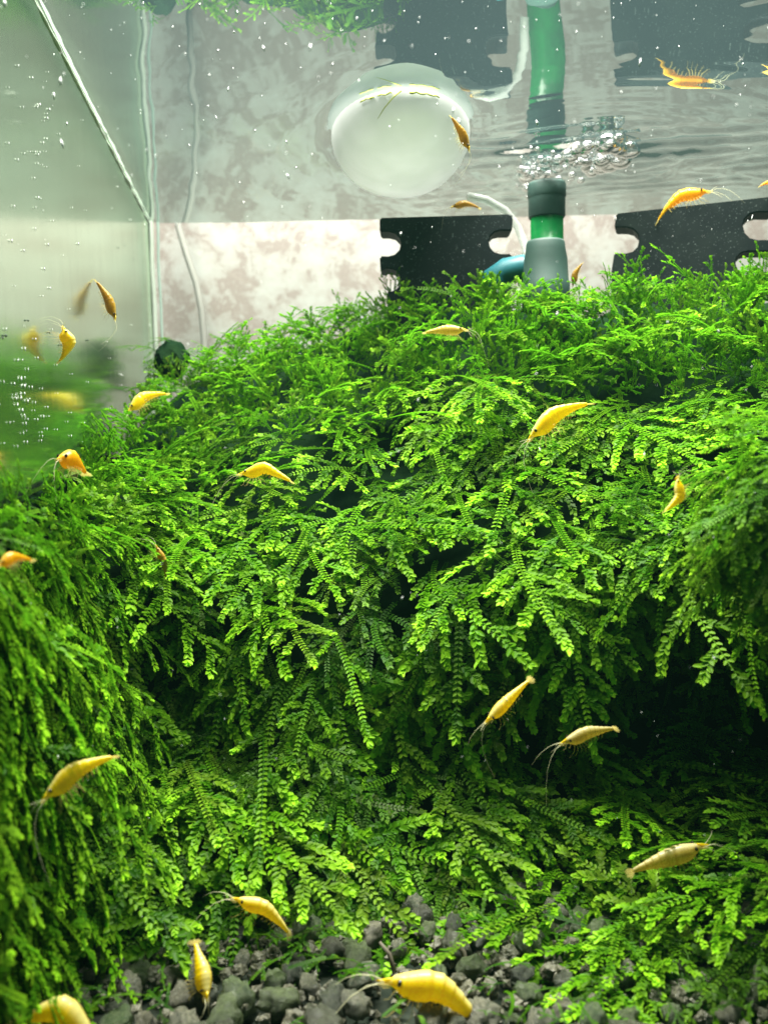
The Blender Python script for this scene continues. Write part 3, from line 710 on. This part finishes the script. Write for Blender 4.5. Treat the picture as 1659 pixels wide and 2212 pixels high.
for sg, up_, L in ((1, .10, .62), (-1, -.05, .70), (1, -.25, .24), (-1, .22, .22)):
    pts = [(-.0, .012 * sg, 0)] + [(-L * q * (1 - .25 * q), (.012 + .30 * L * q * q) * sg, up_ * q * L * 2.0 - .75 * q * q * L * (1 if L > .4 else .2)) for q in (.2, .4, .6, .8, 1)]
    ANT.append(limb_mesh('antenna', pts, [.0032, .0028, .0024, .0020, .0016, .0010], M_FEEL, 4))
ROST = limb_mesh('rostrum', [(.10, 0, .045), (.04, 0, .030), (-.02, 0, .012), (-.05, 0, .006)], [.012, .009, .005, .0015], SH['yellow'], 6)
SCALEM = [limb_mesh('antenna_scale', [(.07, .014 * sg, -.005), (.02, .020 * sg, -.010), (-.035, .022 * sg, -.008)], [.012, .014, .004], M_LIMB, 6) for sg in (1, -1)]
def swim_mesh(bend, hump):
    V, Fc = [], []
    for i in range(5):
        tt = .45 + .065 * i; b = spine(tt, bend, hump)
        for sg in (1, -1):
            z0 = -np.interp(tt, [p[0] for p in PRO], [p[1] for p in PRO])
            P_ = [Vector((b[0], .028 * sg, b[2] + z0 * .85)), Vector((b[0] - .015, .032 * sg, b[2] + z0 - .03)), Vector((b[0] - .035, .03 * sg, b[2] + z0 - .05))]
            v2, f2 = tube(P_, [.007, .008, .002], 5); k = len(V); V += v2; Fc += [tuple(k + i_ for i_ in f) for f in f2]
    return V, Fc
def shrimp(label, head, tail, Yh, Yt, kind='yellow', back=(0, -1), toward=0.0, bend=.25, hump=.02, fat=1.0, feelers=4):
    """head/tail: photo points; Y: distances; back: photo direction the back faces; toward: how far the back turns to the lens"""
    h, tl = at(*head, Yh), at(*tail, Yt); ax = tl - h; L = ax.length; ax.normalize()
    view = Vector((h.x, h.y, h.z - CAM_H)).normalized()
    up = cr * back[0] - cu * back[1] - view * toward; up = (up - ax * up.dot(ax)).normalized(); y = up.cross(ax)
    rt = thing('shrimp', label, 'shrimp', h, 'yellow shrimps in the aquarium')
    m = Matrix.Identity(4)
    for r_ in range(3): m[r_][0], m[r_][1], m[r_][2] = ax[r_] * L * S, y[r_] * L * S * fat * 1.30, up[r_] * L * S * fat * 1.30
    m.translation = h * S; rt.matrix_world = m
    V, Fc, st, bl, sg_ = shrimp_body(bend, hump); me = smesh('body', V, Fc, SH[kind])
    for nm, val in (('stripe', st), ('belly', bl), ('seg', sg_)): me.attributes.new(nm, 'FLOAT', 'POINT').data.foreach_set('value', np.array(val, np.float32))
    link('body', me, rt)
    V, Fc = tail_fan(bend, hump); link('tail_fan', smesh('tail_fan', V, Fc, M_LIMB), rt)
    V, Fc = swim_mesh(bend, hump); link('swimmerets', smesh('swimmerets', V, Fc, M_LIMB), rt)
    b = spine(.135, bend, hump)
    for sg in (1, -1):
        e = link('eye', EYE, rt); e.location = (b[0], .044 * sg, b[2] + .040)
    off = spine(.2, bend, hump)[2]
    for me in LEGS: o = link('leg', me, rt); o.location = (0, 0, off)
    off = spine(.0, bend, hump)[2] + .016
    for me in ANT[:feelers]: o = link('antenna', me, rt); o.location = (.02, 0, off)
    for me in SCALEM: o = link('antenna_scale', me, rt); o.location = (0, 0, off)
    o = link('rostrum', ROST, rt); o.location = (0, 0, off - .01)
    return rt
zd = lambda u, v: float(zdist(u, v)[0])
def on_moss(label, head, tail, lift=.9, **kw):
    d1, d2 = zd(*head), zd(*tail); mn = min(d1, d2) - lift
    return shrimp(label, head, tail, mn, mn + .25 * (d2 - d1), **kw)
on_moss('bright yellow shrimp with a pale back stripe climbing down the moss at lower left', (92, 1728), (238, 1608), 3.1, back=(-.7, -.6), toward=.25, bend=.22, hump=.02, fat=1.05)
on_moss('bright yellow shrimp with tail raised on the upper right of the moss mound', (1140, 948), (1262, 845), 1.6, back=(-.7, -.6), toward=.2, bend=.25, hump=.02)
on_moss('yellow shrimp facing left on the moss slope beside the hazy glass, tail raised', (276, 888), (350, 830), 2.6, back=(-.6, -.8), toward=.2, bend=.3, fat=1.1)
on_moss('short orange shrimp on the left moss ridge above a white flake', (126, 990), (190, 1000), 1.6, kind='orange', back=(0, -1), bend=.2, hump=.02, fat=1.75, feelers=2)
on_moss('humped golden shrimp lying level in the middle of the moss, head left', (516, 1022), (636, 1016), 1.7, back=(0, -1), bend=.3, hump=.06, fat=.95)
on_moss('pale yellow shrimp on the moss top facing right, below the left slotted block', (1008, 714), (914, 712), 2.2, kind='pale', back=(0, -1), bend=.1, hump=.01, fat=.95)
on_moss('small shrimp with head up and tail hanging down on the right side of the moss', (1470, 1032), (1453, 1115), 4.6, kind='yellow', back=(-1, 0), toward=.2, bend=-.3, hump=-.04, fat=1.15)
on_moss('orange shrimp at the left edge of the picture facing left on the moss', (-4, 1222), (62, 1188), 2.1, kind='orange', back=(-.4, -1), bend=.3, fat=1.3)
on_moss('dim brownish shrimp half hidden in the shaded moss on the left, head up', (338, 1178), (368, 1248), 2.0, kind='amber', back=(1, -.4), toward=.4, bend=.2, fat=.95)
on_moss('dull olive shrimp with tail raised in the dark hollow, head at lower left', (1050, 1562), (1146, 1462), 4.4, kind='yellow', back=(-.6, -.6), toward=1.0, bend=.05, hump=.0, fat=1.0)
on_moss('dull yellow shrimp with a pale head at the right of the dark hollow, head left', (1212, 1606), (1332, 1562), 3.8, kind='pale', back=(-.2, -1), toward=.6, bend=.12, fat=1.05)
on_moss('olive yellow shrimp at the foot of the moss above the gravel, head upper left', (506, 1938), (642, 1996), 1.6, kind='yellow', back=(.3, -1), toward=.5, bend=.3, hump=.03, fat=1.1)
on_moss('blurred yellow shrimp with its head to the right at the lower right moss', (1524, 1828), (1352, 1880), 1.4, kind='pale', back=(0, -1), toward=.3, bend=.05, hump=.0, fat=1.05)
shrimp('largest bright yellow shrimp in the foreground standing on the gravel, head left', (828, 2112), (1080, 2178), 14.6, 14.5, back=(.1, -1), toward=.15, bend=.32, hump=.03, fat=1.12)
shrimp('yellow shrimp seen from above pointing down between gravel stones at lower left', (446, 2160), (424, 2028), 14.9, 15.6, back=(.6, 0), toward=1.2, bend=.05, fat=1.6, feelers=2)
shrimp('blurred yellow shrimp cut off by the bottom left corner of the picture', (210, 2235), (28, 2148), 12.6, 12.7, back=(.4, -1), toward=.4, bend=.45, hump=.05, fat=1.5, feelers=2)
shrimp('yellow shrimp swimming by the hazy side glass, head up and legs left', (140, 706), (156, 782), 21, 21.1, kind='yellow', back=(1, -.1), bend=.3, hump=.02, fat=1.75)
shrimp('slim amber shrimp hanging head down near the side glass close to the corner', (250, 692), (216, 600), 27.2, 27.2, kind='amber', back=(1, -.3), bend=.15, fat=.95, feelers=2)
shrimp('slim golden shrimp clinging to the right side of the white floating ball', (1013, 326), (978, 246), 23.4, 23.4, kind='amber', back=(1, -.2), toward=.4, bend=.1, fat=.95, feelers=2)
shrimp('golden shrimp standing on top of the right slotted block, head right', (1532, 408), (1404, 448), 31.9, 32.5, kind='orange', back=(-.1, -1), bend=.45, hump=.03, fat=.95)
shrimp('golden shrimp cut off by the right edge of the picture above the right block', (1700, 396), (1640, 388), 30.9, 31.0, kind='orange', back=(0, -1), bend=.3, fat=1.1)
shrimp('small amber shrimp hanging upright against the wall right of the filter fitting', (1236, 618), (1250, 564), 30.3, 30.3, kind='amber', back=(-1, 0), bend=.2, fat=1.1, feelers=2)
shrimp('small dark golden shrimp on top of the left slotted block near the air hose', (974, 446), (1036, 436), 33.0, 33.1, kind='amber', back=(0, -1), bend=.3, fat=1.0, feelers=2)

# ------------------------------------------------------------------ two separate moss clumps and a white flake
def clump(label, u, v, Y, rx, ry, count, size, mat, seed, hang):
    c = at(u, v, Y); r = np.random.default_rng(seed)
    rt = thing('moss_clump', label, 'moss', c)
    bm = bmesh.new(); bmesh.ops.create_icosphere(bm, subdivisions=3, radius=1)
    for vt in bm.verts: vt.co = Vector((vt.co.x * rx, vt.co.y * rx, vt.co.z * ry)) * (.82 + .15 * noise.noise(vt.co * 2)) * S
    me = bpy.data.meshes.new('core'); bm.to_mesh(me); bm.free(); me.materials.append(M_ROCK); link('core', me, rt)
    d = r.normal(size=(count, 3)); d[:, 1] = -np.abs(d[:, 1]) * .9 + .2; d /= np.linalg.norm(d, axis=1)[:, None]
    P = np.array(c)[None] + d * np.array([rx, rx, ry])[None] * .85
    g = d * (1 - hang) + np.array([0, 0, -1.])[None] * hang + r.normal(0, .3, (count, 3)); g /= np.linalg.norm(g, axis=1)[:, None]
    nn = d + np.array([0, 0, .3])[None]; nn -= g * (nn * g).sum(1)[:, None]; nn /= np.linalg.norm(nn, axis=1)[:, None]
    R = np.stack([g, np.cross(nn, g), nn], 1)
    mass('moss_fronds', None, None, None, size * r.uniform(.7, 1.2, count), r, mat, rt, place=(P, R))
clump('small dark rounded moss clump behind the left shoulder of the mound by the glass corner', 372, 778, 35.5, .85, .95, 40, .33, M_DULL, 5, .45)
clump('nearer blurred moss clump hanging in from the right edge above the dark hollow', 1735, 1085, 16.6, 1.5, 1.4, 280, .60, M_MOSS, 6, .55)
V, Fc = [], []
fp = at(150, 1008, zd(150, 1012) - 1.2)
tag(put('white_flake', [fp + Vector(q) for q in ((-.28, 0, -.04), (.02, -.05, .03), (.36, 0, .09), (.30, .1, .02), (0, .12, -.06), (-.26, .1, -.09))], [(0, 1, 4, 5), (1, 2, 3, 4)], M_SPECK), 'small white flake lying under the short orange shrimp on the left ridge', 'flake')

# ------------------------------------------------------------------ cloudy water
t = NT('cloudy_water'); vol = t.n('VolumePrincipled', Color=(0.30, 0.80, 0.66, 1), Density=0.030, Anisotropy=0.2)
t.t.links.new(vol.outputs[0], t.out.inputs['Volume'])
V, Fc = [], []
for z in (-14, WATER + 9): V += [(-90, -8, z), (130, -8, z), (130, 75, z), (-90, 75, z)]
Fc = [(3, 2, 1, 0), (4, 5, 6, 7), (0, 1, 5, 4), (1, 2, 6, 5), (2, 3, 7, 6), (3, 0, 4, 7)]
o = put('haze', V, Fc, t.m, None, False); o['kind'] = 'stuff'
